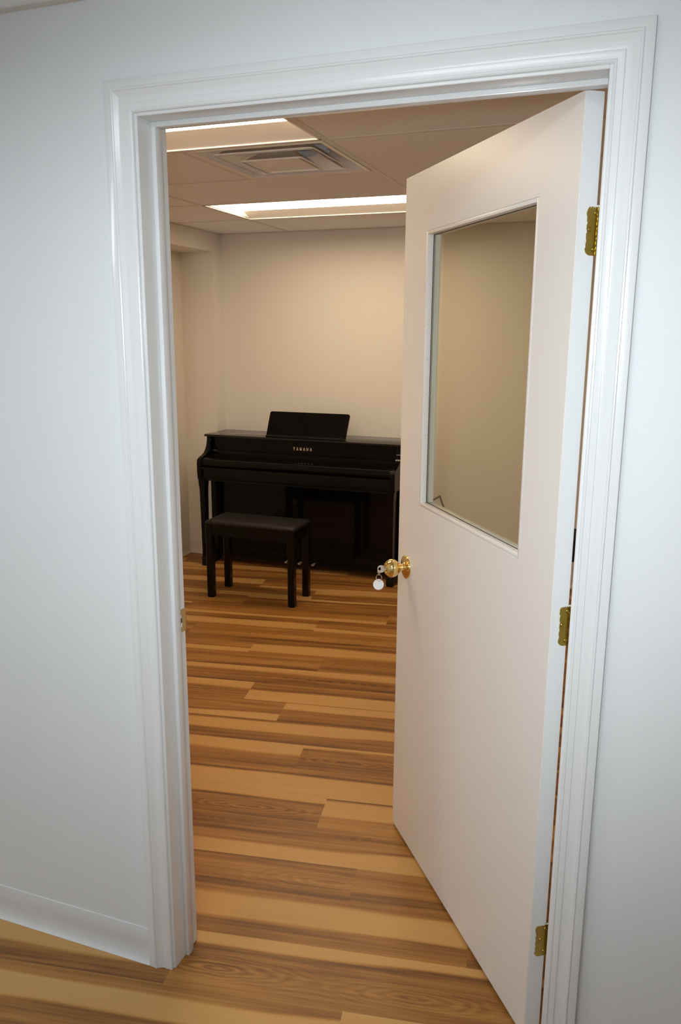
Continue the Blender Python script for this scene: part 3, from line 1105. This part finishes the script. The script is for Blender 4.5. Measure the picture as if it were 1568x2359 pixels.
# front legs, slightly tapering, on blocks
for (xa, xb) in ((XA - .003, XA + .043), (XB - .055, XB - .009)):
    bm = bmesh.new()
    rings = []
    for z, dx, yf, yb in ((.631, 0, 3.272, 3.334), (.600, .000, 3.273, 3.333), (.55, .0035, 3.279, 3.330), (.30, .0050, 3.284, 3.328), (.062, .0050, 3.290, 3.326)):
        rings.append([(xa + dx, yf, z), (xb - dx, yf, z), (xb - dx, yb, z), (xa + dx, yb, z)])
    loft(bm, rings)
    lg = pobj('leg', bm, M['piano'])
    bm = B(xa - .002, xb + .002, 3.284, 3.50, .0, .068, .008, 3)
    obj_f = bmesh.ops.translate(bm, verts=bm.verts[:], vec=(-PXC, -PYC, 0))
    obj('foot', fix(bm), M['piano_satin'], lg, smooth=35)
# three pedals
for x in (-1.190, -1.090, -0.990):
    bm = bmesh.new()
    rings = []
    for y, hw, z0_, z1_ in ((3.440, .006, .060, .066), (3.408, .007, .059, .066), (3.392, .009, .058, .066), (3.378, .0105, .057, .065), (3.372, .008, .058, .063)):
        rings.append([(x - hw, y, z0_), (x + hw, y, z0_), (x + hw * .8, y, z1_), (x - hw * .8, y, z1_)])
    loft(bm, rings)
    pobj('pedal', bm, M['chrome'], smooth=50)
# music rest
TL = (3.508, 1.092)
bm = bmesh.new()
y0_, z0_ = 3.425, .934
hw = .290
cxr = -1.061


def rest_pts(off):
    pts = [(-hw + .003, 0), (hw - .003, 0)]
    r = .014
    L_ = 1.0
    hgt = .178
    for i in range(6):
        a = (PI / 2) * i / 5
        pts.append((hw - r + r * math.cos(a), hgt - r + r * math.sin(a)))
    for i in range(6):
        a = PI / 2 + (PI / 2) * i / 5
        pts.append((-hw + r + r * math.cos(a), hgt - r + r * math.sin(a)))
    dy, dz = (TL[0] - y0_), (TL[1] - z0_)
    ln = math.hypot(dy, dz)
    dy, dz = dy / ln, dz / ln
    return [(cxr + u, y0_ + dy * v + dz * off, z0_ + dz * v - dy * off) for u, v in pts]


loft(bm, [rest_pts(0), rest_pts(.011)])
mr = pobj('music_rest', bm, M['piano'])
pobj('rest_ledge', B(-1.336, -0.795, 3.386, 3.428, .928, .941, .003, 2), M['piano_satin'])
pobj('rest_hinge', B(-0.800, -0.772, 3.398, 3.432, .928, .934, .002, 1), M['piano_satin'])
for xr in (-1.25, -.87):
    bm = bmesh.new()
    tube(bm, [(xr, 3.508, 1.05), (xr, 3.60, .94), (xr, 3.60, .928)], .004, 8)
    pobj('rest_strut', bm, M['piano_satin'])

# maker's name in spaced capitals
LET = {
    'Y': [[(0, 1), (.3, 1), (.5, .62), (.7, 1), (1, 1), (.64, .42), (.64, 0), (.36, 0), (.36, .42)]],
    'A': [[(0, 0), (.28, 0), (.5, .74), (.72, 0), (1, 0), (.66, 1), (.34, 1)], [(.3, .18), (.7, .18), (.65, .36), (.35, .36)]],
    'M': [[(0, 0), (.22, 0), (.22, 1), (0, 1)], [(.78, 0), (1, 0), (1, 1), (.78, 1)], [(.2, 1), (.5, .30), (.5, 0), (.40, 0), (.16, .62)], [(.8, 1), (.5, .30), (.5, 0), (.60, 0), (.84, .62)]],
    'H': [[(0, 0), (.27, 0), (.27, 1), (0, 1)], [(.73, 0), (1, 0), (1, 1), (.73, 1)], [(.26, .4), (.74, .4), (.74, .6), (.26, .6)]],
}
bm = bmesh.new()
tx, lw, lh, step = -1.081, .0135, .0210, .0245
for i, chh in enumerate('YAMAHA'):
    x0_ = tx + (i - 2.5) * step - lw / 2
    for poly in LET[chh]:
        extrude_poly(bm, [(x0_ + u * lw, 3.4278, .8425 + v * lh) for u, v in poly], (0, -.0012, 0))
pobj('lettering', bm, M['letter'], npn)

# ------------------------------------------------------------------ bench
BX, BY = -1.1235, 2.8180
bench = empty('piano_bench', (BX, BY, 0))
tag(bench, 'black padded bench with four square legs standing in front of the piano', 'bench')
hx, hy = .2975, .135
bm = bmesh.new()
rings = []
for ins, z in ((.004, .468), (.001, .472), (.0, .478), (.001, .4845), (.005, .4895), (.014, .493), (.035, .4955), (.075, .497)):
    r = max(.012 - ins * .2, .006)
    pts = []
    for (sx, sy, a0) in ((1, 1, 0), (-1, 1, PI / 2), (-1, -1, PI), (1, -1, 1.5 * PI)):
        for i in range(5):
            a = a0 + (PI / 2) * i / 4
            pts.append((sx * (hx - ins - r) + r * math.cos(a), sy * (hy - ins - r) + r * math.sin(a), z))
    rings.append(pts)
loft(bm, rings)
obj('seat', fix(bm), M['leatherette'], bench, smooth=60)
bm = bmesh.new()
ap = .028
for (a, b_, c_, d) in ((-hx + .030, hx - .030, -hy + .010, -hy + .030), (-hx + .030, hx - .030, hy - .030, hy - .010), (-hx + .010, -hx + .030, -hy + .030, hy - .030), (hx - .030, hx - .010, -hy + .030, hy - .030)):
    box(bm, a, b_, c_, d, .400, .470, .0015, 1)
obj('apron', fix(bm), M['bench_wood'], bench, smooth=35)
for sx in (-1, 1):
    for sy in (-1, 1):
        bm = bmesh.new()
        cx_, cy_ = sx * (hx - .0235), sy * (hy - .0235)
        rings = []
        for z, h in ((0, .0195), (.003, .0212), (.30, .0215), (.469, .0222)):
            c_ = .005
            rings.append([(cx_ + u, cy_ + v, z) for u, v in ((-h, -h + c_), (-h + c_, -h), (h - c_, -h), (h, -h + c_), (h, h - c_), (h - c_, h), (-h + c_, h), (-h, h - c_))])
        loft(bm, rings)
        obj('leg', fix(bm), M['bench_wood'], bench, smooth=30)

# ------------------------------------------------------------------ things half hidden by the door
st = empty('wire_stand', (-.115, 3.38, 0))
tag(st, 'thin dark bent-rod stand peeking up inside the lower corner of the door glass', 'stand')
bm = bmesh.new()
tube(bm, [(0.001, 0, .612), (-.02, 0, .598), (-.045, .002, .582), (-.062, .004, .560), (-.068, .01, .50), (-.068, .02, .02), (-.068, -.04, .0055)], .0055, 8)
obj('leg', fix(bm), M['dark_steel'], st, smooth=60)
bm = bmesh.new()
tube(bm, [(-.001, 0, .612), (.005, 0, .590), (.014, .0, .565), (.030, .004, .530), (.050, .01, .45), (.058, .02, .02), (.058, -.04, .0055)], .0055, 8)
obj('leg', fix(bm), M['dark_steel'], st, smooth=60)
bm = bmesh.new()
tube(bm, [(-.068, .018, .10), (.057, .018, .10)], .004, 8)
obj('cross_bar', fix(bm), M['dark_steel'], st, smooth=60)

so = empty('stool', (.80, 2.86, 0))
tag(so, 'dark padded stool glimpsed through the slit at the hinge side of the door', 'stool')
bm = bmesh.new()
box(bm, -.16, .16, -.14, .14, .440, .566, .02, 4)
obj('seat', fix(bm), M['felt'], so, smooth=50)
for sx in (-1, 1):
    for sy in (-1, 1):
        bm = bmesh.new()
        tube(bm, [(sx * .125, sy * .105, .445), (sx * .135, sy * .115, .0)], .012, 12)
        obj('leg', fix(bm), M['dark_steel'], so, smooth=60)

# ------------------------------------------------------------------ light: the flash beside the lens and a little sky-free ambient
CAM = Vector((1.00538, -1.52153, 1.61197))
fl = bpy.data.lights.new('camera_flash', 'SPOT')
fl.energy = 70
fl.color = (0.90, 0.96, 1.0)
fl.shadow_soft_size = 0.034
fl.spot_size = math.radians(84)
fl.spot_blend = 1.0
fo = bpy.data.objects.new('camera_flash', fl)
COL.objects.link(fo)
fo.location = (0.925, -1.515, 1.662)
tgt = Vector((0.57, 0.0, 1.46))
fo.rotation_euler = (tgt - fo.location).to_track_quat('-Z', 'Y').to_euler()

w = bpy.data.worlds.new('World')
S.world = w
w.use_nodes = True
w.node_tree.nodes['Background'].inputs[0].default_value = (0.5, 0.52, 0.55, 1)
w.node_tree.nodes['Background'].inputs[1].default_value = 0.02

# ------------------------------------------------------------------ camera
cd = bpy.data.cameras.new('camera')
cd.sensor_fit = 'HORIZONTAL'
cd.sensor_width = 15.68
cd.lens = 18.44987
cd.clip_start = 0.02
co = bpy.data.objects.new('camera', cd)
COL.objects.link(co)
yaw, pit, rol = 0.3507393, -0.2185829, 0.0056567
fw = Vector((-math.sin(yaw) * math.cos(pit), math.cos(yaw) * math.cos(pit), math.sin(pit)))
rt = Vector((math.cos(yaw), math.sin(yaw), 0))
up = rt.cross(fw)
r2 = rt * math.cos(rol) + up * math.sin(rol)
u2 = up * math.cos(rol) - rt * math.sin(rol)
co.matrix_world = Matrix(((r2.x, u2.x, -fw.x, CAM.x), (r2.y, u2.y, -fw.y, CAM.y), (r2.z, u2.z, -fw.z, CAM.z), (0, 0, 0, 1)))
S.camera = co

# ------------------------------------------------------------------ view
S.view_settings.view_transform = 'Standard'
S.view_settings.look = 'None'
S.view_settings.gamma = 1
S.view_settings.exposure = 0.0
S.view_settings.use_curve_mapping = False
S.cycles.max_bounces = 10
S.cycles.diffuse_bounces = 6
S.cycles.glossy_bounces = 5
S.cycles.transparent_max_bounces = 12
S.cycles.sample_clamp_indirect = 6.0
S.cycles.use_denoising = True
